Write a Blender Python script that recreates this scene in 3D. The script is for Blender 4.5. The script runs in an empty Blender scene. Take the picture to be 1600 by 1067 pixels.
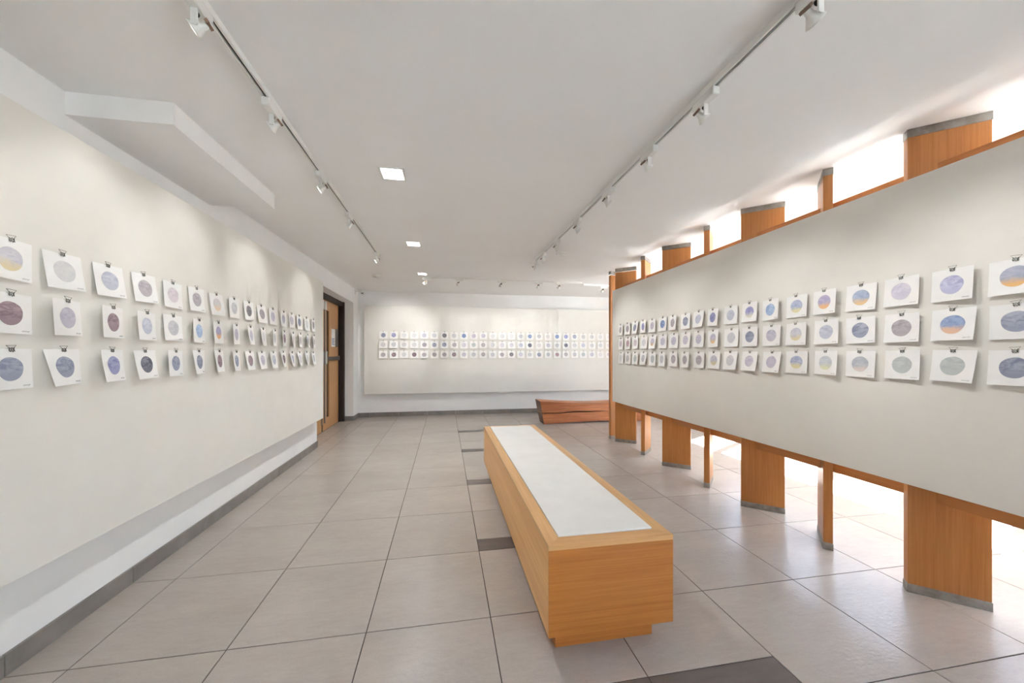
import bpy, bmesh, math, random
from mathutils import Vector, Matrix

sc = bpy.context.scene
COL = sc.collection
random.seed(11)
PI = math.pi

# ------------------------------------------------------------------ camera
cam_d = bpy.data.cameras.new('camera')
cam = bpy.data.objects.new('camera', cam_d); COL.objects.link(cam)
cam.location = (0, 0, 1.35)
cam.rotation_euler = (PI / 2, 0, -0.163965)
cam_d.sensor_width = 36.0
cam_d.lens = 544.845 / 1600 * 36
cam_d.shift_x = 14.77 / 1600
cam_d.shift_y = 19.36 / 1600
cam_d.clip_start = 0.02
sc.camera = cam

# ------------------------------------------------------------------ sky, sun, exposure
SUN_DIR = Vector((-0.88, -0.475, -1.57)).normalized()
world = bpy.data.worlds.new('world'); sc.world = world
world.use_nodes = True
wn = world.node_tree.nodes; wl = world.node_tree.links
bg = wn['Background']
sky = wn.new('ShaderNodeTexSky')
sky.sky_type = 'NISHITA'
sky.sun_disc = False
sky.sun_elevation = math.radians(57)
sky.sun_rotation = math.atan2(0.88, 0.475)
sky.altitude = 50; sky.air_density = 1.0; sky.dust_density = 2.0; sky.ozone_density = 1.0
hs = wn.new('ShaderNodeHueSaturation'); hs.inputs['Saturation'].default_value = 1.0     # hazy, whitish sky
wl.new(sky.outputs[0], hs.inputs['Color']); wl.new(hs.outputs['Color'], bg.inputs[0])
bg.inputs[1].default_value = 2.2
sun_d = bpy.data.lights.new('sun', 'SUN'); sun_d.energy = 225.0; sun_d.angle = 0.009; sun_d.color = (0.97, 0.985, 1.0)
sun = bpy.data.objects.new('sun', sun_d); COL.objects.link(sun)
sun.location = (9, 6, 12); sun.rotation_euler = SUN_DIR.to_track_quat('-Z', 'Y').to_euler()
vs = sc.view_settings
vs.view_transform = 'Standard'; vs.look = 'None'; vs.gamma = 1.0; vs.use_curve_mapping = False
vs.exposure = 1.36
sc.cycles.diffuse_bounces = 10; sc.cycles.max_bounces = 14
DOWN_W = 25.0      # each recessed downlight
LEFT_W = 5.0      # each head on the left track
RIGHT_W = 9.5     # each head on the right track
FAR_W = 20.0       # each head on the far track

# ------------------------------------------------------------------ materials
def lin(r, g, b):
    f = lambda c: (c / 255 / 12.92) if c <= 10 else ((c / 255 + 0.055) / 1.055) ** 2.4
    return (f(r), f(g), f(b), 1.0)

def new_mat(name):
    m = bpy.data.materials.new(name); m.use_nodes = True
    nt = m.node_tree
    return m, nt, nt.nodes, nt.links, nt.nodes['Principled BSDF']

def plain(name, col, rough=0.5, metal=0.0, spec=0.5):
    m, nt, n, l, p = new_mat(name)
    p.inputs['Base Color'].default_value = col
    p.inputs['Roughness'].default_value = rough
    p.inputs['Metallic'].default_value = metal
    p.inputs['Specular IOR Level'].default_value = spec
    return m

def noisy(name, c1, c2, scale, rough=0.6, bump=0.0, bscale=None, detail=4, stretch=(1, 1, 1), spec=0.5, rvar=0.0, objrand=0.0, soft=False):
    m, nt, n, l, p = new_mat(name)
    tc = n.new('ShaderNodeTexCoord')
    mp = n.new('ShaderNodeMapping'); mp.inputs['Scale'].default_value = stretch
    l.new(tc.outputs['Object'], mp.inputs['Vector'])
    oi = n.new('ShaderNodeObjectInfo')
    mul = n.new('ShaderNodeVectorMath'); mul.operation = 'SCALE'; mul.inputs[0].default_value = (37, 61, 23)
    l.new(oi.outputs['Random'], mul.inputs['Scale'])
    l.new(mul.outputs[0], mp.inputs['Location'])
    nz = n.new('ShaderNodeTexNoise'); nz.inputs['Scale'].default_value = scale; nz.inputs['Detail'].default_value = detail
    nz.inputs['Roughness'].default_value = 0.6
    l.new(mp.outputs[0], nz.inputs['Vector'])
    rp = n.new('ShaderNodeValToRGB')
    rp.color_ramp.elements[0].position = 0.32; rp.color_ramp.elements[1].position = 0.68
    if soft: rp.color_ramp.elements[0].position = 0.2; rp.color_ramp.elements[1].position = 0.8
    rp.color_ramp.elements[0].color = c1; rp.color_ramp.elements[1].color = c2
    l.new(nz.outputs['Fac'], rp.inputs['Fac'])
    out = rp.outputs['Color']
    if objrand:
        hsv = n.new('ShaderNodeHueSaturation')
        mr = n.new('ShaderNodeMapRange'); mr.inputs['To Min'].default_value = 1 - objrand; mr.inputs['To Max'].default_value = 1 + objrand
        l.new(oi.outputs['Random'], mr.inputs['Value']); l.new(mr.outputs[0], hsv.inputs['Value'])
        l.new(out, hsv.inputs['Color']); out = hsv.outputs['Color']
    l.new(out, p.inputs['Base Color'])
    p.inputs['Roughness'].default_value = rough
    p.inputs['Specular IOR Level'].default_value = spec
    if rvar:
        mr2 = n.new('ShaderNodeMapRange'); mr2.inputs['To Min'].default_value = rough - rvar; mr2.inputs['To Max'].default_value = rough + rvar
        mr2.inputs['From Min'].default_value = 0.3; mr2.inputs['From Max'].default_value = 0.7
        l.new(nz.outputs['Fac'], mr2.inputs['Value']); l.new(mr2.outputs[0], p.inputs['Roughness'])
    if bump:
        b = n.new('ShaderNodeBump'); b.inputs['Strength'].default_value = bump; b.inputs['Distance'].default_value = 0.01
        nb = n.new('ShaderNodeTexNoise'); nb.inputs['Scale'].default_value = bscale or scale * 4; nb.inputs['Detail'].default_value = 3
        l.new(mp.outputs[0], nb.inputs['Vector']); l.new(nb.outputs['Fac'], b.inputs['Height'])
        l.new(b.outputs[0], p.inputs['Normal'])
    return m

def wood(name, c1, c2, stretch, rough=0.38, bump=0.08, spec=0.4):
    """veneer: long fine grain; stretch holds the noise frequency along each object axis"""
    m, nt, n, l, p = new_mat(name)
    tc = n.new('ShaderNodeTexCoord'); oi = n.new('ShaderNodeObjectInfo')
    mul = n.new('ShaderNodeVectorMath'); mul.operation = 'SCALE'; mul.inputs[0].default_value = (31, 17, 53)
    l.new(oi.outputs['Random'], mul.inputs['Scale'])
    mp = n.new('ShaderNodeMapping'); mp.inputs['Scale'].default_value = stretch
    l.new(tc.outputs['Object'], mp.inputs['Vector']); l.new(mul.outputs[0], mp.inputs['Location'])
    n1 = n.new('ShaderNodeTexNoise'); n1.inputs['Scale'].default_value = 1.0; n1.inputs['Detail'].default_value = 6; n1.inputs['Roughness'].default_value = 0.65
    l.new(mp.outputs[0], n1.inputs['Vector'])
    mp2 = n.new('ShaderNodeMapping'); mp2.inputs['Scale'].default_value = tuple(s * 0.12 for s in stretch)
    l.new(tc.outputs['Object'], mp2.inputs['Vector']); l.new(mul.outputs[0], mp2.inputs['Location'])
    n2 = n.new('ShaderNodeTexNoise'); n2.inputs['Scale'].default_value = 1.0; n2.inputs['Detail'].default_value = 2
    l.new(mp2.outputs[0], n2.inputs['Vector'])
    mx = n.new('ShaderNodeMath'); mx.operation = 'MULTIPLY_ADD'; mx.inputs[1].default_value = 0.65
    l.new(n1.outputs['Fac'], mx.inputs[0])
    m2 = n.new('ShaderNodeMath'); m2.operation = 'MULTIPLY'; m2.inputs[1].default_value = 0.35
    l.new(n2.outputs['Fac'], m2.inputs[0]); l.new(m2.outputs[0], mx.inputs[2])
    rp = n.new('ShaderNodeValToRGB')
    rp.color_ramp.elements[0].position = 0.34; rp.color_ramp.elements[1].position = 0.64
    rp.color_ramp.elements[0].color = c1; rp.color_ramp.elements[1].color = c2
    l.new(mx.outputs[0], rp.inputs['Fac']); l.new(rp.outputs['Color'], p.inputs['Base Color'])
    p.inputs['Roughness'].default_value = rough; p.inputs['Specular IOR Level'].default_value = spec
    b = n.new('ShaderNodeBump'); b.inputs['Strength'].default_value = bump; b.inputs['Distance'].default_value = 0.002
    l.new(n1.outputs['Fac'], b.inputs['Height']); l.new(b.outputs[0], p.inputs['Normal'])
    return m

def emit(name, col, strength):
    m, nt, n, l, p = new_mat(name)
    p.inputs['Base Color'].default_value = (0.8, 0.8, 0.8, 1)
    p.inputs['Emission Color'].default_value = col
    p.inputs['Emission Strength'].default_value = strength
    return m

def glass_pane(name, tint):
    m, nt, n, l, p = new_mat(name)
    n.remove(p)
    tr = n.new('ShaderNodeBsdfTransparent'); tr.inputs[0].default_value = tint
    gl = n.new('ShaderNodeBsdfGlossy'); gl.inputs['Roughness'].default_value = 0.02
    lw_ = n.new('ShaderNodeLayerWeight'); lw_.inputs['Blend'].default_value = 0.5
    pw = n.new('ShaderNodeMath'); pw.operation = 'POWER'; pw.inputs[1].default_value = 4
    fr = n.new('ShaderNodeMath'); fr.operation = 'MULTIPLY_ADD'; fr.inputs[1].default_value = 0.5; fr.inputs[2].default_value = 0.04
    l.new(lw_.outputs['Facing'], pw.inputs[0]); l.new(pw.outputs[0], fr.inputs[0])
    mx = n.new('ShaderNodeMixShader')
    l.new(fr.outputs[0], mx.inputs[0]); l.new(tr.outputs[0], mx.inputs[1]); l.new(gl.outputs[0], mx.inputs[2])
    l.new(mx.outputs[0], n['Material Output'].inputs['Surface'])
    return m

M = {}
M['wall'] = noisy('white_wall_paint', lin(236, 236, 236), lin(240, 240, 239), 3, 0.75, 0.05, 180, spec=0.25)
M['ceiling'] = noisy('white_ceiling_paint', lin(239, 239, 238), lin(242, 242, 241), 2, 0.85, 0.05, 160, spec=0.2)
M['panel'] = noisy('cream_panel_paint', lin(226, 224, 218), lin(230, 228, 222), 4, 0.7, 0.05, 220, spec=0.25)
def tile_material():
    m, nt, n, l, p = new_mat('porcelain_tile')
    tc = n.new('ShaderNodeTexCoord'); oi = n.new('ShaderNodeObjectInfo')
    mul = n.new('ShaderNodeVectorMath'); mul.operation = 'SCALE'; mul.inputs[0].default_value = (37, 61, 23)
    l.new(oi.outputs['Random'], mul.inputs['Scale'])
    def noise(scale, stretch, detail, rough=0.55):
        mp = n.new('ShaderNodeMapping'); mp.inputs['Scale'].default_value = stretch
        l.new(tc.outputs['Object'], mp.inputs['Vector']); l.new(mul.outputs[0], mp.inputs['Location'])
        z = n.new('ShaderNodeTexNoise'); z.inputs['Scale'].default_value = scale; z.inputs['Detail'].default_value = detail; z.inputs['Roughness'].default_value = rough
        l.new(mp.outputs[0], z.inputs['Vector']); return z.outputs['Fac']
    def math_(op, a, b, c=None):
        k = n.new('ShaderNodeMath'); k.operation = op
        for i, v in enumerate((a, b, c)):
            if v is None: continue
            if isinstance(v, (int, float)): k.inputs[i].default_value = v
            else: l.new(v, k.inputs[i])
        return k.outputs[0]
    big = noise(2.2, (0.8, 1.6, 1), 2); fine = noise(22, (0.5, 2.2, 1), 6, 0.65); grain = noise(160, (1, 1, 1), 2)
    mixv = math_('ADD', math_('MULTIPLY', big, 0.4), math_('ADD', math_('MULTIPLY', fine, 0.35), math_('MULTIPLY', grain, 0.25)))
    rp = n.new('ShaderNodeValToRGB'); rp.color_ramp.elements[0].position = 0.25; rp.color_ramp.elements[1].position = 0.75
    rp.color_ramp.elements[0].color = lin(164, 155, 147); rp.color_ramp.elements[1].color = lin(188, 179, 171)
    l.new(mixv, rp.inputs['Fac'])
    hsv = n.new('ShaderNodeHueSaturation'); mr = n.new('ShaderNodeMapRange'); mr.inputs['To Min'].default_value = 0.965; mr.inputs['To Max'].default_value = 1.03
    l.new(oi.outputs['Random'], mr.inputs['Value']); l.new(mr.outputs[0], hsv.inputs['Value']); l.new(rp.outputs['Color'], hsv.inputs['Color'])
    l.new(hsv.outputs['Color'], p.inputs['Base Color'])
    rr = n.new('ShaderNodeMapRange'); rr.inputs['From Min'].default_value = 0.3; rr.inputs['From Max'].default_value = 0.7
    rr.inputs['To Min'].default_value = 0.21; rr.inputs['To Max'].default_value = 0.27
    l.new(fine, rr.inputs['Value']); l.new(rr.outputs[0], p.inputs['Roughness'])
    p.inputs['Specular IOR Level'].default_value = 0.26
    bp = n.new('ShaderNodeBump'); bp.inputs['Strength'].default_value = 0.22; bp.inputs['Distance'].default_value = 0.006
    l.new(noise(55, (0.7, 1.2, 1), 2), bp.inputs['Height']); l.new(bp.outputs[0], p.inputs['Normal'])
    return m
M['tile'] = tile_material()
M['tile_dark'] = noisy('dark_tile', lin(98, 90, 86), lin(113, 104, 99), 6, 0.35, 0.04, 40, detail=6, stretch=(0.6, 4, 1), spec=0.5)
M['grout'] = noisy('grout', lin(58, 50, 45), lin(72, 64, 58), 30, 0.9)
M['skirting'] = noisy('skirting_tile', lin(122, 117, 112), lin(146, 140, 134), 5, 0.42, 0.05, 40, detail=6, objrand=0.05)
M['oak_side_lit'] = wood('oak_lit_grain', lin(210, 154, 92), lin(232, 184, 122), (40, 1.6, 70))  # same oak, paler: light falling on the bench side is in the colour
M['oak_end_shaded'] = wood('oak_shaded_grain', lin(160, 95, 38), lin(184, 119, 53), (2.2, 40, 90))  # same oak, darker: shade on the bench front is in the colour
M['oak_rim'] = wood('oak_rim', lin(192, 145, 92), lin(216, 172, 120), (60, 2, 60))
M['oak_rim_x'] = wood('oak_rim_cross', lin(188, 140, 86), lin(212, 166, 114), (2, 60, 60))
M['oak_fin'] = wood('oak_vertical_grain', lin(158, 100, 48), lin(182, 124, 68), (95, 95, 2.2))
M['oak_rail'] = wood('oak_rail', lin(160, 102, 56), lin(182, 122, 70), (60, 2, 80))
M['redwood'] = wood('redwood', lin(146, 84, 50), lin(192, 126, 82), (2.0, 30, 34), rough=0.45, bump=0.2)
M['redwood_end'] = wood('redwood_end', lin(92, 70, 58), lin(128, 100, 82), (40, 14, 30), rough=0.6, bump=0.3)
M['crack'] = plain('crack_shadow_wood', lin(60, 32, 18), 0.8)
M['panel_far'] = noisy('white_panel_paint', lin(228, 227, 222), lin(232, 231, 226), 4, 0.7, 0.05, 220, spec=0.25)
M['slab'] = noisy('white_stone_slab', lin(230, 229, 226), lin(236, 235, 232), 6, 0.16, spec=0.5)
M['zinc'] = noisy('galvanised_metal', lin(128, 124, 118), lin(166, 163, 158), 14, 0.45)
M['zinc'].node_tree.nodes['Principled BSDF'].inputs['Metallic'].default_value = 0.55
M['white_metal'] = plain('white_powder_coat', lin(226, 226, 222), 0.4)
M['track_dark'] = plain('track_slot_dark', lin(44, 40, 37), 0.6)
M['bracket'] = plain('bronze_bracket', lin(120, 98, 82), 0.5, 0.3)
M['black'] = plain('black_plastic', lin(24, 22, 22), 0.45)
M['frame_dark'] = plain('dark_brown_door_frame', lin(38, 27, 24), 0.45)
M['steel'] = plain('brushed_steel', lin(168, 165, 160), 0.35, 0.85)
M['steel_dark'] = plain('dark_steel', lin(92, 86, 82), 0.4, 0.7)
M['door_wood'] = wood('door_veneer', lin(186, 138, 92), lin(206, 160, 112), (40, 40, 1.6))
M['door_glass'] = plain('dark_vision_glass', lin(56, 40, 28), 0.08, 0.0, 0.8)
M['paper'] = noisy('watercolour_paper', lin(240, 240, 239), lin(244, 244, 243), 14, 0.85, 0.12, 260, spec=0.15)
M['wire'] = plain('black_wire', lin(28, 27, 28), 0.4, 0.5)
M['clip'] = plain('white_clip_steel', lin(205, 205, 200), 0.35, 0.3)
M['ink'] = plain('pencil', lin(120, 120, 125), 0.8)
M['blue_ink'] = plain('blue_print', lin(90, 104, 165), 0.8)
M['pane'] = glass_pane('tinted_window_glass', (0.40, 0.412, 0.418, 1))  # tint added to dim the daylight through the right windows
M['back_fill_pane'] = glass_pane('back_fill_glass', (0.72, 0.735, 0.74, 1))  # for the glazing added behind the camera
M['mullion'] = plain('white_window_frame', lin(214, 216, 218), 0.4)
M['concrete'] = noisy('bounce_paving', lin(176, 174, 168), lin(198, 196, 190), 1.2, 0.9)
M['lens'] = emit('lamp_lens', (1, 0.94, 0.84, 1), 4.0)
M['down_lens'] = emit('downlight_lens', (1, 0.98, 0.95, 1), 5)

def paint_material():
    m, nt, n, l, p = new_mat('watercolour_paint')
    def at(nm):
        a = n.new('ShaderNodeAttribute'); a.attribute_type = 'OBJECT'; a.attribute_name = nm; return a.outputs['Color']
    tc = n.new('ShaderNodeTexCoord'); oi = n.new('ShaderNodeObjectInfo')
    mul = n.new('ShaderNodeVectorMath'); mul.operation = 'SCALE'; mul.inputs[0].default_value = (91, 57, 73)
    l.new(oi.outputs['Random'], mul.inputs['Scale'])
    mp = n.new('ShaderNodeMapping'); mp.inputs['Scale'].default_value = (1, 1, 1.9)
    l.new(tc.outputs['Object'], mp.inputs['Vector']); l.new(mul.outputs[0], mp.inputs['Location'])
    n1 = n.new('ShaderNodeTexNoise'); n1.inputs['Scale'].default_value = 26; n1.inputs['Detail'].default_value = 7; n1.inputs['Roughness'].default_value = 0.62
    n1.inputs['Distortion'].default_value = 0.7
    l.new(mp.outputs[0], n1.inputs['Vector'])
    r1 = n.new('ShaderNodeMapRange'); r1.inputs['From Min'].default_value = 0.40; r1.inputs['From Max'].default_value = 0.60
    l.new(n1.outputs['Fac'], r1.inputs['Value'])
    m1 = n.new('ShaderNodeMix'); m1.data_type = 'RGBA'
    l.new(r1.outputs[0], m1.inputs['Factor']); l.new(at('paint_light'), m1.inputs['A']); l.new(at('paint_deep'), m1.inputs['B'])
    # lower band in another wash
    sp = n.new('ShaderNodeSeparateXYZ'); l.new(tc.outputs['Object'], sp.inputs[0])
    ad = n.new('ShaderNodeMath'); ad.operation = 'MULTIPLY_ADD'; ad.inputs[1].default_value = 0.05
    l.new(n1.outputs['Fac'], ad.inputs[0]); l.new(sp.outputs['Z'], ad.inputs[2])
    r2 = n.new('ShaderNodeMapRange'); r2.inputs['From Min'].default_value = 0.024; r2.inputs['From Max'].default_value = -0.006
    r2.inputs['To Min'].default_value = 0.0; r2.inputs['To Max'].default_value = 1.0
    l.new(ad.outputs[0], r2.inputs['Value'])
    m2 = n.new('ShaderNodeMix'); m2.data_type = 'RGBA'
    l.new(r2.outputs[0], m2.inputs['Factor']); l.new(m1.outputs['Result'], m2.inputs['A']); l.new(at('paint_low'), m2.inputs['B'])
    l.new(m2.outputs['Result'], p.inputs['Base Color'])
    p.inputs['Roughness'].default_value = 0.85; p.inputs['Specular IOR Level'].default_value = 0.15
    return m
M['paint'] = paint_material()

# ------------------------------------------------------------------ mesh helpers
class MB:
    def __init__(self): self.bm = bmesh.new()
    def box(self, x0, x1, y0, y1, z0, z1, mi=0):
        v = [self.bm.verts.new(p) for p in ((x0, y0, z0), (x1, y0, z0), (x1, y1, z0), (x0, y1, z0), (x0, y0, z1), (x1, y0, z1), (x1, y1, z1), (x0, y1, z1))]
        for f in ((0, 3, 2, 1), (4, 5, 6, 7), (0, 1, 5, 4), (1, 2, 6, 5), (2, 3, 7, 6), (3, 0, 4, 7)):
            self.bm.faces.new([v[i] for i in f]).material_index = mi
        return self
    def hexa(self, P, mi=0):
        v = [self.bm.verts.new(p) for p in P]
        for f in ((0, 3, 2, 1), (4, 5, 6, 7), (0, 1, 5, 4), (1, 2, 6, 5), (2, 3, 7, 6), (3, 0, 4, 7)):
            self.bm.faces.new([v[i] for i in f]).material_index = mi
        return self
    def prism(self, poly, z0, z1, mi=0):
        """poly: list of (x,y) counter-clockwise"""
        a = [self.bm.verts.new((x, y, z0)) for x, y in poly]; b = [self.bm.verts.new((x, y, z1)) for x, y in poly]
        n = len(poly)
        self.bm.faces.new(a[::-1]).material_index = mi; self.bm.faces.new(b).material_index = mi
        for i in range(n):
            self.bm.faces.new((a[i], a[(i + 1) % n], b[(i + 1) % n], b[i])).material_index = mi
        return self
    def tube(self, pts, r, seg=6, closed=False):
        pts = [Vector(p) for p in pts]; n = len(pts); rings = []
        for i, p in enumerate(pts):
            a = pts[i - 1] if (i > 0 or closed) else p
            b = pts[(i + 1) % n] if (i < n - 1 or closed) else p
            t = (b - a).normalized()
            u = t.cross(Vector((0, 1, 0)))
            if u.length < 0.2: u = t.cross(Vector((1, 0, 0)))
            u.normalize(); w = t.cross(u)
            rings.append([self.bm.verts.new(p + r * (math.cos(2 * PI * k / seg) * u + math.sin(2 * PI * k / seg) * w)) for k in range(seg)])
        for i in range(n if closed else n - 1):
            A, B = rings[i], rings[(i + 1) % n]
            for k in range(seg):
                self.bm.faces.new((A[k], A[(k + 1) % seg], B[(k + 1) % seg], B[k]))
        if not closed:
            self.bm.faces.new(rings[0][::-1]); self.bm.faces.new(rings[-1])
        return self
    def lathe(self, prof, mtx=None, seg=20, caps=True):
        """prof: (radius, height) pairs along local z"""
        mtx = mtx or Matrix.Identity(4); rings = []
        for r, z in prof:
            rings.append([self.bm.verts.new(mtx @ Vector((r * math.cos(2 * PI * k / seg), r * math.sin(2 * PI * k / seg), z))) for k in range(seg)])
        for A, B in zip(rings, rings[1:]):
            for k in range(seg):
                self.bm.faces.new((A[k], A[(k + 1) % seg], B[(k + 1) % seg], B[k]))
        if caps:
            self.bm.faces.new(rings[0][::-1]); self.bm.faces.new(rings[-1])
        return self
    def bevel(self, w, seg=1):
        bmesh.ops.bevel(self.bm, geom=list(self.bm.edges), offset=w, segments=seg, affect='EDGES', profile=0.5)
        return self
    def mesh(self, name, mats, smooth=False):
        bmesh.ops.recalc_face_normals(self.bm, faces=self.bm.faces)
        me = bpy.data.meshes.new(name); self.bm.to_mesh(me); self.bm.free()
        for m in (mats if isinstance(mats, (list, tuple)) else [mats]): me.materials.append(M[m])
        if smooth:
            for p in me.polygons: p.use_smooth = True
        return me
    def build(self, name, mats, parent=None, loc=(0, 0, 0), smooth=False):
        return link(name, self.mesh(name, mats, smooth), parent, loc)

def link(name, me, parent=None, loc=(0, 0, 0)):
    o = bpy.data.objects.new(name, me); COL.objects.link(o)
    o.location = loc
    if parent: o.parent = parent
    return o

def tag(o, label, cat, group=None):
    o['label'] = label; o['category'] = cat
    if group: o['group'] = group
    return o

def thing(name, label, cat, loc=(0, 0, 0), group=None):
    return tag(link(name, None, None, loc), label, cat, group)

def structure(o):
    o['kind'] = 'structure'; return o

# ------------------------------------------------------------------ dimensions
S = 0.607626; GX, GY = -1.59147, 1.77531        # floor tile module and grid origin
WX = -1.825                                       # left wall face
YF = 7.83                                         # far wall face
XR = 5.0                                          # window wall
YB = -2.6                                         # wall behind
def zc(y): return 2.622 + 0.012 * (y - 1.5)       # ceiling height
ZT = zc(8.2) + 0.25

# ------------------------------------------------------------------ floor
fl = structure(MB().box(-2.3, XR + 0.1, YB, YF + 0.2, -0.06, -0.003).build('floor', 'grout'))
J = 0.0022
def tile_mesh(w, d, m, nm='tile'):
    b = MB().box(J, w - J, J, d - J, -0.012, 0)
    top = [e for e in b.bm.edges if all(v.co.z > -0.001 for v in e.verts)]
    bmesh.ops.bevel(b.bm, geom=top, offset=0.0012, segments=1, affect='EDGES')
    return b.mesh(nm, m)
tcache = {}
def put_tile(x0, x1, y0, y1, m='tile'):
    k = (round(x1 - x0, 4), round(y1 - y0, 4), m)
    if k not in tcache: tcache[k] = tile_mesh(x1 - x0, y1 - y0, m)
    o = link('tile', tcache[k], fl, (x0, y0, 0))
    return o
for k in range(-1, 11):
    xa, xb = GX + k * S, GX + (k + 1) * S
    xa = max(xa, WX); xb = min(xb, XR)
    for j in range(-5, 10):
        ya, yb = GY + j * S, GY + (j + 1) * S
        yb = min(yb, YF)
        if j == -5: continue
        if k == 3 and j in (1, 3, 5, 7):
            put_tile(xa, xb, ya, ya + 0.245 * S, 'tile_dark'); put_tile(xa, xb, ya + 0.245 * S, yb)
        elif k in (3, 4) and j == -1:
            put_tile(xa, xb, ya, ya + 0.283 * S, 'tile_dark'); put_tile(xa, xb, ya + 0.283 * S, yb)
        else:
            put_tile(xa, xb, ya, yb)
for j in range(5, 10):                            # tiles running into the door recess
    ya, yb = GY + j * S, min(GY + (j + 1) * S, 7.46)
    ya = max(ya, 5.42)
    if yb - ya > 0.05: put_tile(-2.09, WX, ya, yb)

# ------------------------------------------------------------------ ceiling (with openings for the downlights)
DL = [(-0.368, -1.0), (-0.368, 0.83), (-0.368, 2.58), (-0.365, 4.25), (-0.36, 5.90)]
cb = MB()
def cslab(x0, x1, y0, y1):
    cb.hexa([(x0, y0, zc(y0)), (x1, y0, zc(y0)), (x1, y1, zc(y1)), (x0, y1, zc(y1)), (x0, y0, ZT), (x1, y0, ZT), (x1, y1, ZT), (x0, y1, ZT)])
HX0, HX1 = -0.44, -0.292
cslab(-2.4, HX0, YB - 0.2, YF + 0.2); cslab(HX1, XR + 0.13, YB - 0.2, YF + 0.2)
yy = YB - 0.2
for _, y in DL:
    cslab(HX0, HX1, yy, y - 0.074); yy = y + 0.074
cslab(HX0, HX1, yy, YF + 0.2)
structure(cb.build('ceiling', 'ceiling'))

# dropped ceiling box by the left wall
structure(MB().hexa([(WX, 2.022, 2.515), (-1.362, 2.022, 2.515), (-1.362, 3.09, 2.522), (WX, 3.09, 2.522),
                     (WX, 2.022, zc(2.02) + 0.01), (-1.362, 2.022, zc(2.02) + 0.01), (-1.362, 3.09, zc(3.1) + 0.01), (WX, 3.09, zc(3.1) + 0.01)]).build('trim_1', 'wall'))

# ------------------------------------------------------------------ walls
DX = -2.085                                        # door plane
lw = MB()
lw.box(-2.4, WX, YB, 5.41, -0.05, ZT)
lw.box(-2.4, WX, 5.41, 7.46, 2.385, ZT)
lw.box(-2.4, WX, 7.46, YF + 0.2, -0.05, ZT)
lw.box(-2.4, DX - 0.07, 5.41, 7.46, -0.05, 2.385)
structure(lw.build('wall_left', 'wall'))
structure(MB().box(WX, XR + 0.2, YF, YF + 0.2, -0.05, ZT).build('wall_far', 'wall'))
bwm = MB()
GX0, GX1, GZ0, GZ1 = 2.2, 4.5, 0.12, 2.42
bwm.box(-2.4, GX0, YB - 0.2, YB, -0.05, ZT); bwm.box(GX1, XR + 0.2, YB - 0.2, YB, -0.05, ZT)
bwm.box(GX0, GX1, YB - 0.2, YB, -0.05, GZ0); bwm.box(GX0, GX1, YB - 0.2, YB, GZ1, ZT)
structure(bwm.build('wall_back', 'wall'))
# window wall: low wall, head and piers
SILL, HEAD, PITCH, PANE = 1.05, 2.5, 0.657, 0.585
rw = MB()
rw.box(XR, XR + 0.12, YB, YF, -0.05, SILL); rw.box(XR, XR + 0.12, YB, YF, HEAD, ZT)
w0 = 2.39 - 5 * PITCH; NW = 10
rw.box(XR, XR + 0.12, YB, w0 - 0.07, SILL, HEAD); rw.box(XR, XR + 0.12, w0 + NW * PITCH, YF, SILL, HEAD)
structure(rw.build('wall_right', 'wall'))
for i in range(NW):
    a = w0 + i * PITCH; b = a + PANE
    fr = MB()
    fr.box(0, 0.08, -0.072, 0.0, 0, HEAD - SILL)
    if i == NW - 1: fr.box(0, 0.08, PANE, PANE + 0.072, 0, HEAD - SILL)
    fr.box(0, 0.08, 0, PANE, 0, 0.035); fr.box(0, 0.08, 0, PANE, HEAD - SILL - 0.035, HEAD - SILL)
    w = structure(fr.build('window_%d' % (i + 1), 'mullion', None, (XR + 0.02, a, SILL)))
    MB().box(0.035, 0.041, 0, PANE, 0.035, HEAD - SILL - 0.035).build('glass_pane', 'pane', w)
NBW = 2  # unseen glazing added behind the camera to brighten the near room
for i in range(NBW):
    wd = (GX1 - GX0) / NBW; a = GX0 + i * wd; hh = GZ1 - GZ0
    fr = MB(); fr.box(0, 0.035, 0, 0.08, 0, hh); fr.box(wd - 0.035, wd, 0, 0.08, 0, hh); fr.box(0.035, wd - 0.035, 0, 0.08, 0, 0.04); fr.box(0.035, wd - 0.035, 0, 0.08, hh - 0.04, hh)
    w = structure(fr.build('window_%d' % (NW + i + 1), 'mullion', None, (a, YB - 0.14, GZ0)))
    MB().box(0.035, wd - 0.035, 0.037, 0.043, 0.04, hh - 0.04).build('glass_pane', 'back_fill_pane', w)
gb = MB(); gb.box(XR + 0.12, 22, -14, 20, -0.25, -0.1); gb.box(-10, XR + 0.12, -14, YB - 0.2, -0.25, -0.1)
structure(gb.build('ground', 'concrete'))  # unseen ground, added to bounce sunlight up through the windows onto the ceiling

# skirting of tiles
def skirting(name, pieces):
    root = None
    base = structure(link(name, None))
    for b in pieces:
        m = MB().box(*b[:6]).bevel(0.0015)
        m.build('tile', 'skirting', base)
    return base
T, HB = 0.014, 0.093
pcs = []
yb_ = [GY + j * S for j in range(-7, 7)]
for j in range(-7, 6):
    a, b = GY + j * S, GY + (j + 1) * S
    b = min(b, 5.41)
    if b - a > 0.02: pcs.append((WX, WX + T, a + 0.0015, b - 0.0015, 0, HB))
pcs.append((WX, WX + T, 7.46, YF, 0, HB)); pcs.append((-1.985, WX, 7.445, 7.46, 0, HB))
skirting('baseboard_left', pcs)
pcs = []
for k in range(-1, 11):
    a, b = max(GX + k * S, WX + T), min(GX + (k + 1) * S, XR)
    pcs.append((a + 0.0015, b - 0.0015, YF - T, YF, 0, HB))
skirting('baseboard_far', pcs)

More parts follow.
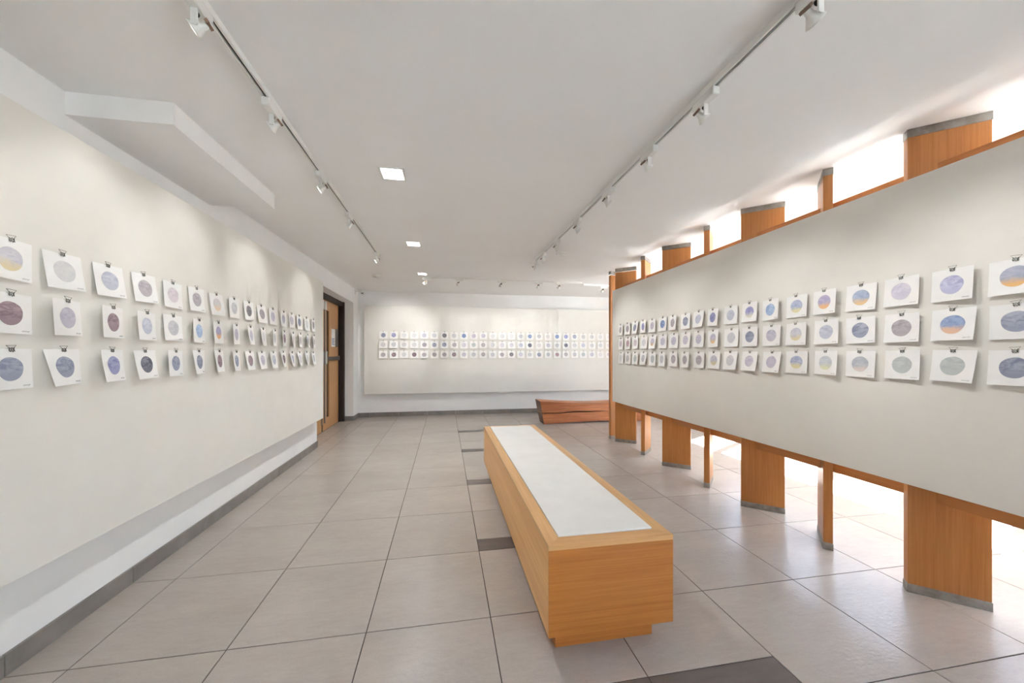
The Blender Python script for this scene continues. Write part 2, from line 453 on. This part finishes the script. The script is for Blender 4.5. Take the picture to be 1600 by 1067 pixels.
# ------------------------------------------------------------------ double door in the recess
d = structure(link('door_1', None, None, (DX, 0, 0)))
fr = MB()
fr.box(-0.07, 0.095, 7.385, 7.459, 0.001, 2.384); fr.box(-0.07, 0.095, 5.412, 5.47, 0.001, 2.384); fr.box(-0.07, 0.075, 5.47, 7.385, 2.30, 2.384)
fr.box(-0.07, 0.02, 7.345, 7.385, 0.001, 2.30)
fr.build('door_frame', 'frame_dark', d)
for (a, b, side) in ((5.475, 6.405, -1), (6.445, 7.345, 1)):
    # leaf with an opening for the narrow vision panel
    va, vb = (6.655, 6.805) if side > 0 else (6.045, 6.195)
    lf = MB(); lf.box(-0.05, 0, a, va, 0.008, 2.30); lf.box(-0.05, 0, vb, b, 0.008, 2.30)
    lf.box(-0.05, 0, va, vb, 0.008, 0.21); lf.box(-0.05, 0, va, vb, 2.13, 2.30)
    leaf = lf.build('door_leaf', 'door_wood', d)
    MB().box(-0.03, -0.018, va, vb, 0.21, 2.13).build('vision_panel', 'door_glass', leaf)
    ra = 6.505 if side > 0 else 6.345
    pr_ = MB()
    pr_.box(0.012, 0.03, ra - 0.012, ra + 0.012, 0.14, 2.25)
    pr_.build('vertical_rod', 'steel', leaf)
    MB().box(0, 0.045, ra - 0.035, ra + 0.035, 2.12, 2.27).bevel(0.006).build('top_latch', 'white_metal', leaf)
    MB().box(0, 0.055, ra - 0.04, ra + 0.04, 1.17, 1.40).bevel(0.012, 2).build('latch_case', 'steel', leaf)
    lo, hi = (ra + 0.04, b - 0.06) if side > 0 else (a + 0.06, ra - 0.04)
    pb = MB(); pb.box(0.02, 0.055, lo, hi, 1.235, 1.30).bevel(0.008)
    pb.build('push_bar', 'steel_dark', leaf)
    MB().box(0, 0.05, hi - 0.06 if side > 0 else lo, hi if side > 0 else lo + 0.06, 1.225, 1.31).bevel(0.006).build('bar_bracket', 'steel', leaf)
MB().box(-0.05, 0.004, 6.405, 6.445, 0.008, 2.30).build('meeting_stile', 'frame_dark', d)
MB().box(0, 0.006, 7.15, 7.33, 1.48, 1.83).bevel(0.002).build('lock_plate', 'steel', d)
nt_ = thing('notice', 'white paper notice with blue lines on the wooden double door', 'sign', (DX + 0.001, 7.02, 1.64))
MB().box(0, 0.003, -0.095, 0.115, -0.155, 0.18).build('sheet', 'paper', nt_)
lb = MB()
for i in range(5): lb.box(0.003, 0.0036, -0.07, 0.08 - 0.03 * (i % 2), -0.12 + i * 0.028, -0.108 + i * 0.028)
lb.build('printed_lines', 'blue_ink', nt_)

# ------------------------------------------------------------------ wall-hung display panels
LP = -1.70
p1 = MB().box(WX + 0.0225, LP, -0.6, 5.29, 0.44, 2.362).bevel(0.003, 2).build('display_panel', 'panel')
tag(p1, 'long cream display panel hung on the left wall', 'panel', None)
FP = 7.70
p2 = MB().box(-1.674, 4.7, FP, YF - 0.0225, 0.5, 2.378).bevel(0.003, 2).build('display_panel', 'panel_far')
tag(p2, 'wide white display panel on the far wall facing the camera', 'panel', None)

# ------------------------------------------------------------------ partition screen of oak fins, rails and a panel
ps = thing('partition_screen', 'slanting oak fins carrying a long cream display panel, right side', 'partition', (2.545, 0, 0))
RP = 2.545
MB().box(0, 0.042, -0.9, 5.02, 0.622, 2.32).bevel(0.002, 2).build('display_panel', 'panel', ps)
FW, FT = 0.304, 0.05
def fin(x, y, ang, zlo=0.0):
    """x,y: corner nearest the panel and the camera; board runs along ang in plan"""
    h = zc(y)
    blade = finmesh.get('m')
    o = link('fin', blade, ps, (x - RP, y, 0)); o.rotation_euler.z = ang
    lo = link('floor_shoe', finmesh['lo'], o); hi = link('ceiling_shoe', finmesh['hi'], o, (0, 0, h - 2.622))
    o.scale.z = 1.0
    return o
finmesh = {}
b = MB().box(0, FW, 0, FT, 0.048, 2.60); b.bevel(0.0015); finmesh['m'] = b.mesh('fin', 'oak_fin')
b = MB().box(-0.0025, FW + 0.0025, -0.0025, FT + 0.0025, 0.0, 0.048); b.bevel(0.001); finmesh['lo'] = b.mesh('floor_shoe', 'zinc')
b = MB().box(-0.0025, FW + 0.0025, -0.0025, FT + 0.0025, 2.575, 2.622); b.bevel(0.001)
for q in (0.06, 0.15, 0.24):
    b.lathe([(0.004, 0.0), (0.004, 0.003)], Matrix.Translation((q, -0.0025, 2.598)) @ Matrix.Rotation(PI / 2, 4, 'X'), 8)
finmesh['hi'] = b.mesh('ceiling_shoe', 'zinc')
MA = math.atan2(-0.197, 0.231)
for y in (-0.69, 0.445, 1.578, 2.706, 3.845, 5.025): fin(2.593, y, MA)
for y in (-0.285, 0.85, 1.986, 3.114, 4.262):
    # mirrored board: its thin edge looks at the camera
    a = math.radians(44)
    fin(2.622 , y, a)
fin(2.60, 5.185, math.radians(8))
# rails
for z0, z1 in ((0.525, 0.62), (2.30, 2.403)):
    MB().box(0.135, 0.175, -0.9, 5.02, z0, z1).bevel(0.0015).build('rail', 'oak_rail', ps)

# ------------------------------------------------------------------ oak bench with white slab
BX0, BX1, BY0, BY1, BZ0, BZ1 = 0.444, 1.040, 1.46, 3.99, 0.115, 0.516
bn = thing('bench', 'long oak block bench with a white inset top, centre floor', 'bench', (BX0, BY0, 0))
W_, L_ = BX1 - BX0, BY1 - BY0
R_ = 0.064; t = 0.022
MB().box(0.055, W_ - 0.055, 0.08, L_ - 0.08, 0, BZ0).bevel(0.002).build('plinth', 'oak_end_shaded', bn)
for xx in (0, W_ - t):
    MB().box(xx, xx + t, 0.004, L_ - 0.004, BZ0, BZ1 - t).build('side_panel', 'oak_side_lit', bn)
for yy0 in (0, L_ - 0.004):
    MB().box(0, W_, yy0, yy0 + 0.004, BZ0, BZ1 - t).build('end_panel', 'oak_end_shaded', bn)
MB().box(t, W_ - t, t, L_ - t, BZ0, BZ0 + t).build('bottom_panel', 'oak_side_lit', bn)
g = 0.0004
MB().prism([(0, 0), (R_, R_), (R_, L_ - R_), (0, L_)], BZ1 - t, BZ1).build('top_rim', 'oak_rim', bn)
MB().prism([(W_, 0), (W_, L_), (W_ - R_, L_ - R_), (W_ - R_, R_)], BZ1 - t, BZ1).build('top_rim', 'oak_rim', bn)
MB().prism([(g, 0), (W_ - g, 0), (W_ - R_ - g, R_), (R_ + g, R_)], BZ1 - t, BZ1).build('top_rim', 'oak_rim_x', bn)
MB().prism([(R_ + g, L_ - R_), (W_ - R_ - g, L_ - R_), (W_ - g, L_), (g, L_)], BZ1 - t, BZ1).build('top_rim', 'oak_rim_x', bn)
MB().box(R_ + 0.002, W_ - R_ - 0.002, R_ + 0.002, L_ - R_ - 0.002, BZ1 - t, BZ1 + 0.007).bevel(0.0015, 2).build('seat_slab', 'slab', bn)

# ------------------------------------------------------------------ carved redwood bench by the far wall
rb = thing('bench', 'low carved redwood bench with splits, behind the partition end', 'bench', (1.79, 6.44, 0))
LB, DB = 2.32, 0.36
def redslab(name, lower):
    N = 36
    mb = MB(); bm = mb.bm; rows = []
    for i in range(N + 1):
        s = i / N
        def top(s): return 0.382 + 0.064 * abs(2 * s - 1) ** 1.7
        def bot(s): return 0.034 * (1 - abs(2 * s - 1) ** 1.5)
        mid = 0.215 + 0.02 * s
        gapl = 0.021 * max(0, 1 - (s / 0.46)) ** 0.6 if s < 0.46 else 0
        gapr = 0.018 * math.sin(PI * min(1, max(0, (s - 0.2) / 0.42))) ** 0.8 if 0.2 < s < 0.62 else 0.006 * (s > 0.62) * (s < 0.9)
        wav = 0.006 * math.sin(9 * s) + 0.004 * math.sin(23 * s + 1)
        z0 = bot(s) if lower else mid + wav + gapr
        z1 = (mid + wav - gapl) if lower else top(s)
        ring = []
        # slanted ends: longer at the top
        for (y, z) in ((0, z0), (DB, z0), (DB, z1), (0, z1)):
            inset = 0.085 * (1 - z / 0.446)
            x = inset + s * (LB - 2 * inset)
            # faces lean slightly in towards the bottom
            yy = y + (0.02 * (1 - z / 0.446) if y == 0 else -0.02 * (1 - z / 0.446))
            ring.append(bm.verts.new((x, yy, z)))
        rows.append(ring)
    for A, B in zip(rows, rows[1:]):
        for k in range(4):
            bm.faces.new((A[k], A[(k + 1) % 4], B[(k + 1) % 4], B[k]))
    bm.faces.new(rows[0]).material_index = 1; bm.faces.new(rows[-1][::-1]).material_index = 1
    return mb.build(name, ['redwood', 'redwood_end'], rb)
redslab('lower_block', True); redslab('upper_block', False)
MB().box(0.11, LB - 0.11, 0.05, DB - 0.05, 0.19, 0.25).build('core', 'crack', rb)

# ------------------------------------------------------------------ track lighting
def spot(name, loc, target, watts, parent, size=58, blend=0.9, col=(1.0, 0.99, 0.97), radius=0.03):
    ld = bpy.data.lights.new(name, 'SPOT'); ld.energy = watts; ld.spot_size = math.radians(size); ld.spot_blend = blend
    ld.color = col; ld.shadow_soft_size = radius
    o = bpy.data.objects.new(name, ld); COL.objects.link(o)
    o.parent = parent
    o.location = Vector(loc) - parent.location
    o.rotation_euler = (Vector(target) - Vector(loc)).to_track_quat('-Z', 'Y').to_euler()
    return o

def track(label, a, b):
    a = Vector(a); b = Vector(b); dv = b - a; L = dv.length; dv.normalize()
    root = thing('lighting_track', label, 'track light', a)
    q = dv.to_track_quat('Y', 'Z')
    root.rotation_mode = 'QUATERNION'; root.rotation_quaternion = q
    c = MB()
    c.box(-0.017, 0.017, 0, L, -0.006, 0.0); c.box(-0.017, -0.007, 0, L, -0.028, -0.006); c.box(0.007, 0.017, 0, L, -0.028, -0.006)
    c.box(-0.019, 0.019, -0.012, 0, -0.03, 0); c.box(-0.019, 0.019, L, L + 0.012, -0.03, 0)
    c.build('channel', 'white_metal', root)
    MB().box(-0.007, 0.007, 0.001, L - 0.001, -0.016, -0.006).build('slot', 'track_dark', root)
    return root

def head(label, x, y, side, watts, target, along='y', group=None, big=1.0):
    """white track head: long adapter, hanging arm, dark bracket and a flared lamp"""
    z = zc(y) - 0.028
    root = thing('track_spotlight', label, 'spotlight', (x, y, z), group)
    rz = 0 if along == 'y' else PI / 2
    def P(mb, nm, m, par=root, smooth=False):
        o = mb.build(nm, m, par, smooth=smooth); o.rotation_euler.z = rz; return o
    ad = MB(); ad.box(-0.019, 0.019, -0.07, 0.07, -0.04, 0.0); ad.bevel(0.004); P(ad, 'adapter', 'white_metal')
    am = MB(); am.box(-0.011, 0.011, -0.006, 0.0, -0.095, -0.03); am.bevel(0.001); P(am, 'arm', 'white_metal')
    kn = MB(); kn.lathe([(0.008, 0), (0.010, 0.002), (0.010, 0.011), (0.006, 0.014)], Matrix.Translation((0, 0.0, -0.052)) @ Matrix.Rotation(-PI / 2, 4, 'X'), 12)
    P(kn, 'knob', 'black')
    # lamp axis
    base = root.location + (Vector((0, 0.026, -0.082)) if along == 'y' else Vector((-0.026, 0, -0.082)))
    dv = (Vector(target) - base).normalized()
    mt = Matrix.Translation(base - root.location) @ dv.to_track_quat('Z', 'Y').to_matrix().to_4x4() @ Matrix.Scale(0.8, 4)
    lm = MB(); lm.lathe([(0.010, -0.034), (0.014, -0.030), (0.016, -0.012), (0.022, 0.0), (0.036, 0.024), (0.039, 0.03), (0.0365, 0.03), (0.032, 0.022)], mt, 20)
    lo = lm.build('lamp_shade', 'white_metal', root, smooth=True)
    ln = MB(); ln.lathe([(0.033, 0.021), (0.035, 0.027), (0.02, 0.029)], mt, 20); ln.build('lens', 'lens', lo)
    br = MB()
    br.hexa([mt @ Vector(p) for p in ((-0.022, -0.010, -0.047), (0.022, -0.010, -0.047), (0.022, 0.010, -0.047), (-0.022, 0.010, -0.047),
                                      (-0.022, -0.010, -0.034), (0.022, -0.010, -0.034), (0.022, 0.010, -0.034), (-0.022, 0.010, -0.034))])
    br.build('bracket', 'bracket', root)
    if watts:
        spot('spot_lamp', base + dv * 0.05, target, watts, root)
    return root

LTX, RTX = -0.86, 1.24
track('white ceiling track above the left display panel', (LTX, -1.2, zc(-1.2)), (LTX, 4.80, zc(4.8)))
track('white ceiling track running beside the partition screen', (RTX, -1.2, zc(-1.2)), (RTX, 4.80, zc(4.8)))
track('thin white track across the ceiling before the far wall', (-0.335, 6.10, zc(6.1)), (2.49, 6.14, zc(6.14)))
track('short white track stub beside the partition end at far wall', (2.60, 6.28, zc(6.28)), (3.9, 6.38, zc(6.38)))

ORD = ['first', 'second', 'third', 'fourth', 'fifth', 'sixth', 'seventh', 'eighth', 'ninth', 'tenth', 'eleventh', 'twelfth', 'thirteenth', 'fourteenth',
       'fifteenth', 'sixteenth', 'seventeenth', 'eighteenth', 'nineteenth', 'twentieth', 'twenty-first', 'twenty-second', 'twenty-third', 'twenty-fourth', 'twenty-fifth']
LY = [-0.2, 0.6, 1.374, 1.924, 2.63, 3.36, 4.66]
for i, y in enumerate(LY):
    vis = i - 2
    lab = 'white spotlight, %s from the camera on the left ceiling track' % (ORD[vis] if vis >= 0 else ['nearest hidden', 'second hidden'][i])
    head(lab, LTX, y, -1, LEFT_W, (LP, y + (0.05 if i % 2 else -0.08), 1.95), group='spotlights on the left track')
RY = [-0.4, 0.98, 1.50, 1.97, 2.51, 3.13, 3.76, 4.30, 4.72]
for i, y in enumerate(RY):
    lab = 'white spotlight, %s from the camera on the right ceiling track' % (ORD[i - 1] if i else 'nearest hidden')
    head(lab, RTX, y, 1, RIGHT_W, (RP, y + (0.12 if i % 2 else -0.1), 1.5), group='spotlights on the right track')
FX = [-0.31, 0.25, 1.0, 1.68, 2.07]
for i, x in enumerate(FX):
    head('small white spotlight, %s from left on the far track' % ORD[i], x, 6.10, 0, FAR_W * (1.6, 0.7, 0.8, 0.6, 0.5)[i], (x - (0.6 if i == 0 else 0.15), FP, 1.75), along='x', group='spotlights on the far track')
head('small white spotlight on the short stub track by the partition', 3.02, 6.32, 0, 4.0, (3.0, FP, 1.75), along='x')

# ------------------------------------------------------------------ recessed downlights
names = ['hidden behind the camera', 'just above the camera', 'nearest in view', 'second in view', 'third in view, smallest']
for i, (x, y) in enumerate(DL):
    z = zc(y)
    r = thing('downlight', 'square recessed white ceiling downlight, ' + names[i], 'downlight', (x, y, z), 'recessed ceiling downlights')
    cx = (HX0 + HX1) / 2 - x; h = 0.074; tr = 0.014
    f = MB()
    f.box(cx - h - tr, cx + h + tr, -h - tr, -h, -0.005, 0.001); f.box(cx - h - tr, cx + h + tr, h, h + tr, -0.005, 0.001)
    f.box(cx - h - tr, cx - h, -h, h, -0.005, 0.001); f.box(cx + h, cx + h + tr, -h, h, -0.005, 0.001)
    f.build('trim', 'white_metal', r)
    k = MB()
    for a in range(4):
        c_, s_ = math.cos(a * PI / 2), math.sin(a * PI / 2)
        def R(px, py, pz): return (cx + c_ * px - s_ * py, s_ * px + c_ * py, pz)
        k.hexa([R(-h, -h, -0.002), R(h, -h, -0.002), R(h, -h + 0.002, -0.002), R(-h, -h + 0.002, -0.002),
                R(-0.05, -0.052, 0.075), R(0.05, -0.052, 0.075), R(0.05, -0.050, 0.075), R(-0.05, -0.050, 0.075)])
    k.build('reflector', 'white_metal', r)
    MB().lathe([(0.064, 0.028), (0.067, 0.028), (0.054, 0.069), (0.051, 0.069), (0.064, 0.028)], Matrix.Translation((cx, 0, 0)), 24, False).build('baffle_ring', 'white_metal', r, smooth=True)
    MB().lathe([(0.05, 0.070), (0.05, 0.074), (0.0, 0.076)], Matrix.Translation((cx, 0, 0)), 24).build('lens', 'down_lens', r)
    sp = spot('downlight_lamp', (x + cx, y, z + 0.052), (x + cx, y, 0), DOWN_W * (0.0, 0.1, 0.95, 1.1, 1.5)[i], r, size=140, blend=0.9, col=(0.94, 0.97, 1.0), radius=0.04)

# smoke detectors and the corner camera
def detector(label, x, y):
    z = zc(y)
    r = thing('smoke_detector', label, 'smoke detector', (x, y, z))
    MB().lathe([(0.06, -0.012), (0.075, -0.01), (0.078, 0.0)], None, 24).build('base', 'white_metal', r)
    MB().lathe([(0.02, -0.034), (0.045, -0.03), (0.055, -0.012)], None, 24).build('sensor_cap', 'white_metal', r, smooth=True)
detector('round white smoke detector near the door corner', -1.148, 6.19)
detector('round white smoke detector between right track and partition', 1.50, 4.35)
sc_ = thing('security_camera', 'small white wall camera on a bracket in the far left corner', 'camera', (WX, 7.6, 2.63))
MB().box(0, 0.012, -0.035, 0.035, -0.05, 0.05).bevel(0.003).build('wall_plate', 'white_metal', sc_)
MB().tube([(0.01, 0, 0.01), (0.09, 0, 0.015), (0.13, 0, 0.0)], 0.012, 8).build('bracket_arm', 'white_metal', sc_)
MB().lathe([(0.03, -0.045), (0.045, -0.03), (0.048, 0.03), (0.03, 0.045)], Matrix.Translation((0.15, -0.01, -0.01)) @ Matrix.Rotation(math.radians(75), 4, 'X'), 16).build('camera_body', 'white_metal', sc_, smooth=True)
MB().lathe([(0.026, 0), (0.026, 0.006)], Matrix.Translation((0.15, -0.052, -0.02)) @ Matrix.Rotation(math.radians(75), 4, 'X'), 16).build('lens', 'black', sc_)

# ------------------------------------------------------------------ the watercolours
PAL = {   # light wash, deep wash, lower wash (None = none), words
    'W': ((222, 222, 222), (208, 209, 214), None, 'very pale grey'),
    'G': ((206, 207, 210), (182, 185, 192), None, 'pale grey'),
    'E': ((196, 203, 203), (174, 183, 186), None, 'grey-green'),
    'L': ((206, 203, 216), (180, 177, 198), None, 'lilac'),
    'Q': ((202, 206, 218), (170, 174, 196), None, 'blue-lilac'),
    'P': ((212, 203, 210), (192, 178, 190), None, 'pink-lilac'),
    'R': ((212, 186, 192), (182, 146, 160), None, 'rose'),
    'U': ((184, 178, 184), (150, 143, 152), None, 'mauve-grey'),
    'D': ((140, 138, 144), (96, 96, 106), None, 'dark grey'),
    'M': ((164, 142, 150), (104, 84, 98), None, 'plum'),
    'S': ((160, 166, 184), (110, 118, 146), None, 'slate-blue'),
    'N': ((120, 122, 138), (62, 64, 82), None, 'charcoal'),
    'B': ((140, 162, 204), (98, 118, 170), None, 'blue'),
    'A': ((176, 198, 226), (132, 162, 206), None, 'sky-blue'),
    'V': ((166, 170, 208), (112, 116, 172), None, 'violet-blue'),
    'I': ((196, 198, 224), (150, 152, 196), None, 'periwinkle'),
    'y': ((206, 205, 212), (184, 184, 198), (216, 200, 160), 'grey-lilac and yellow'),
    'v': ((160, 160, 206), (124, 124, 184), (214, 212, 196), 'violet and cream'),
    'i': ((188, 196, 220), (152, 164, 200), (222, 214, 168), 'lilac-blue and yellow'),
    'o': ((184, 178, 208), (160, 152, 190), (226, 170, 118), 'lilac and orange'),
    'b': ((176, 192, 216), (148, 164, 198), (230, 190, 134), 'pale blue and orange'),
    'x': ((168, 172, 192), (138, 146, 172), (224, 172, 102), 'slate and orange'),
    'c': ((150, 170, 208), (120, 142, 190), (226, 180, 148), 'blue and coral'),
    'k': ((200, 196, 212), (176, 172, 194), (222, 186, 128), 'lilac and ochre'),
    'w': ((220, 219, 219), (206, 206, 210), (226, 202, 176), 'pale grey and peach'),
    'p': ((184, 190, 198), (162, 170, 182), (220, 204, 200), 'grey and pink'),
    'g': ((194, 198, 204), (172, 178, 188), (208, 210, 172), 'grey and lime'),
    'h': ((198, 199, 206), (172, 173, 186), (196, 178, 178), 'grey above mauve'),
}
ART = {}
ART['L'] = ['yWQUPUwGDULQLSWU', 'MLMQGSoLLWGMWPSU', 'SSBNSSMSMLQMQLGG'.replace('B', 'V')]
ART['L'][1] = 'MLMQGA' + 'oLLWGMWPSU'
ART['R'] = ['UUSVLBUSQVQvAiobLIx', 'PRPWkLLLLkGSLyQSUcS', 'WGEGEGUUUyGLLigpEES']
ART['F'] = ['SVWWLGDGBLLWGWGBGWBVSGGWW', 'GGWWUSSULEUGLLQNWLGNGQGGW', 'UMWMUUUMLGUGUDLGSGMUhELWG']
ART['L'] = [s[:16] for s in ART['L']]
PW, PH, NG = 0.163, 0.160, 8
def shape(x, z, var):
    """distance of the sheet from the panel; x across, z up from the sheet's centre"""
    u = x / PW; v = 0.5 - z / PH            # v: 0 at the clip, 1 at the bottom
    a, yaw, curl, twist = var
    return 0.004 + a * v + yaw * (u + 0.5) + curl * (v ** 2) * (0.6 + 0.8 * abs(u)) + twist * v * (u + 0.5)
VARS = [  # lean, near-side lift, bottom curl, twist  (near side = +x)
    (0.004, 0.006, 0.006, 0.004), (0.003, 0.012, 0.002, 0.006), (0.004, 0.030, 0.004, 0.004), (0.006, 0.042, 0.002, 0.0),
    (0.012, 0.012, 0.006, 0.012), (0.004, 0.022, 0.010, -0.006), (0.016, 0.002, 0.004, 0.0), (0.006, 0.034, 0.008, 0.012), (0.004, 0.012, 0.004, 0.034), (0.002, 0.026, 0.0, 0.026)]
def sheet(var, mirror):
    s = -1 if mirror else 1
    b = MB(); bm = b.bm; fr, bk = [], []
    for j in range(NG + 1):
        rf, rb_ = [], []
        for i in range(NG + 1):
            x = (i / NG - 0.5) * PW; z = (j / NG - 0.5) * PH
            dd = shape(x, z, var)
            rf.append(bm.verts.new((s * x, -dd - 0.0004, z))); rb_.append(bm.verts.new((s * x, -dd, z)))
        fr.append(rf); bk.append(rb_)
    for j in range(NG):
        for i in range(NG):
            bm.faces.new((fr[j][i], fr[j][i + 1], fr[j + 1][i + 1], fr[j + 1][i]))
            bm.faces.new((bk[j][i], bk[j + 1][i], bk[j + 1][i + 1], bk[j][i + 1]))
    for i in range(NG):
        bm.faces.new((fr[0][i], bk[0][i], bk[0][i + 1], fr[0][i + 1])); bm.faces.new((fr[NG][i + 1], bk[NG][i + 1], bk[NG][i], fr[NG][i]))
        bm.faces.new((fr[i + 1][0], bk[i + 1][0], bk[i][0], fr[i][0])); bm.faces.new((fr[i][NG], bk[i][NG], bk[i + 1][NG], fr[i + 1][NG]))
    pm = b.mesh('artwork', 'paper')
    b = MB(); bm = b.bm; prev = None; rad = 0.047
    for r in range(0, 5):
        ring = []
        for k in range(28):
            a = 2 * PI * k / 28
            q = rad * r / 4 * (1 + (0.012 * math.sin(3 * a) + 0.01 * math.sin(5 * a + 1)) * (r == 4))
            x, z = q * math.cos(a), q * math.sin(a)
            ring.append(bm.verts.new((s * x, -shape(x, z, var) - 0.0011, z)))
            if r == 0: break
        if r == 1:
            for k in range(28): bm.faces.new((prev[0], ring[k], ring[(k + 1) % 28]))
        elif r > 1:
            for k in range(28): bm.faces.new((prev[k], ring[k], ring[(k + 1) % 28], prev[(k + 1) % 28]))
        prev = ring
    dm = b.mesh('painted_disc', 'paint')
    for p in dm.polygons:
        if p.normal.y > 0: p.flip()
    # pencil signature in the lower right corner
    b = MB(); pts = []
    for k in range(15):
        x = (0.042 + 0.028 * k / 14) * s * (1 if not mirror else -1); z = -0.068 + 0.0022 * math.sin(k * 2.1) + 0.001 * math.sin(k * 5)
        pts.append((x, -shape(s * x, z, var) - 0.0009, z))
    b.tube(pts, 0.0005, 4)
    sm = b.mesh('signature', 'ink')
    return pm, dm, sm
SHEETS = {(v, m): sheet(VARS[v], m) for v in range(len(VARS)) for m in (False, True)}
# binder clip, local origin at the middle of the sheet's top edge
b = MB()
b.prism([(-0.0095, -0.010), (0.0095, -0.010), (0.0095, -0.0092), (-0.0095, -0.0092)], -0.012, 0.001)
b.prism([(-0.0095, -0.0015), (0.0095, -0.0015), (0.0095, -0.0007), (-0.0095, -0.0007)], -0.012, 0.001)
b.box(-0.0095, 0.0095, -0.010, -0.0007, 0.001, 0.002)
CLIP = b.mesh('binder_clip', 'clip')
b = MB()
b.tube([(-0.006, -0.010, -0.011), (-0.0085, -0.0105, 0.004), (-0.0165, -0.009, 0.0135), (0.0165, -0.009, 0.0135), (0.0085, -0.0105, 0.004), (0.006, -0.010, -0.011)], 0.0008, 5)
b.tube([(-0.010, -0.0115, -0.004), (-0.0055, -0.0118, -0.012), (-0.002, -0.0118, -0.004), (0.0015, -0.0118, -0.0135), (0.0065, -0.0118, -0.003), (0.009, -0.0115, -0.011)], 0.0009, 5)
b.tube([(-0.007, -0.011, 0.004), (-0.0035, -0.0115, -0.002), (0.0, -0.011, 0.005), (0.004, -0.0115, -0.003), (0.007, -0.011, 0.004)], 0.0008, 5)
HANDLE = b.mesh('wire_handle', 'wire')

ROWN = ['top', 'middle', 'bottom']
def col4(c): return list(lin(*c))
rnd = random.Random(5)
def artwork(panel, row, loc, rotz, code, label, var, mirror, roll, sign):
    pm, dm, sm = SHEETS[(var, mirror)]
    o = link('artwork', pm, None, loc)
    o.rotation_euler = (0, roll, rotz)
    tag(o, label, 'artwork', panel)
    a, b_, c, _ = PAL[code]
    ds = link('painted_disc', dm, o)
    j = rnd.uniform(-7, 7)
    f = lambda t: col4(tuple(max(0, min(255, (q + j) * 0.80 + 0.20 * 236)) for q in t))
    ds['paint_light'] = f(a); ds['paint_deep'] = f(b_)
    if c: ds['paint_low'] = f(c)
    else: ds['paint_low'] = f(tuple((p * 0.5 + q * 0.5) for p, q in zip(a, b_)))
    yo = -shape(0, PH / 2, VARS[var])
    cl = link('binder_clip', CLIP, o, (rnd.uniform(-0.004, 0.004), yo + 0.006, PH / 2)); cl.rotation_euler.y = rnd.uniform(-0.12, 0.12)
    link('wire_handle', HANDLE, cl)
    if sign: link('signature', sm, o)
    return o

LYS = [1.666, 1.866, 2.083, 2.298, 2.508, 2.722, 2.935, 3.152, 3.372, 3.585, 3.800, 4.022, 4.235, 4.440, 4.66, 4.872]
RYS = [1.167 + 0.1985 * k for k in range(19)][::-1]
FXS = [-1.284 + 0.2123 * k for k in range(25)]
ROWZ_L = [1.722, 1.511, 1.293]; ROWZ_R = [1.70, 1.497, 1.289]; ROWZ_F = [1.748, 1.547, 1.336]
for r in range(3):
    for k, y in enumerate(LYS):
        code = ART['L'][r][k]; n = len(LYS) - 1 - k
        v = rnd.choice([0, 0, 1, 6]) if r == 0 else (rnd.choice([2, 3, 7]) if r == 1 else rnd.choice([2, 4, 8, 7, 9, 8]))
        if (r, k) in ((1, 0), (2, 0)): v = 1
        if (r, k) == (1, 4): v = 0
        # left panel faces +x: local -y must look along +x; near side (towards the camera) is local +x mirrored
        artwork('watercolours on the left panel', r, (LP, y + rnd.uniform(-.004, .004), ROWZ_L[r] + rnd.uniform(-.003, .003)), PI / 2, code,
                'white sheet, %s disc, %s row, %s from the door, left panel' % (PAL[code][3], ROWN[r], ORD[n]), v, True, rnd.uniform(-.03, .03), k < 6)
    for k, y in enumerate(RYS):
        code = ART['R'][r][k]
        v = rnd.choice([0, 1, 2, 5, 4])
        artwork('watercolours on the partition panel', r, (RP, y + rnd.uniform(-.004, .004), ROWZ_R[r] + rnd.uniform(-.003, .003)), -PI / 2, code,
                'white sheet, %s disc, %s row, %s from the far end, right panel' % (PAL[code][3], ROWN[r], ORD[k]), v, False, rnd.uniform(-.025, .025), k > 11)
    for k, x in enumerate(FXS):
        code = ART['F'][r][k]
        v = rnd.choice([0, 0, 1, 6]) if r == 0 else rnd.choice([0, 1, 2, 4, 6])
        if k < 2 and r: v = 3
        artwork('watercolours on the far panel', r, (x + rnd.uniform(-.003, .003), FP, ROWZ_F[r] + rnd.uniform(-.003, .003)), 0, code,
                'small white sheet, %s disc, %s row, %s from left, far wall panel' % (PAL[code][3], ROWN[r], ORD[k]), v, True, rnd.uniform(-.02, .02), False)
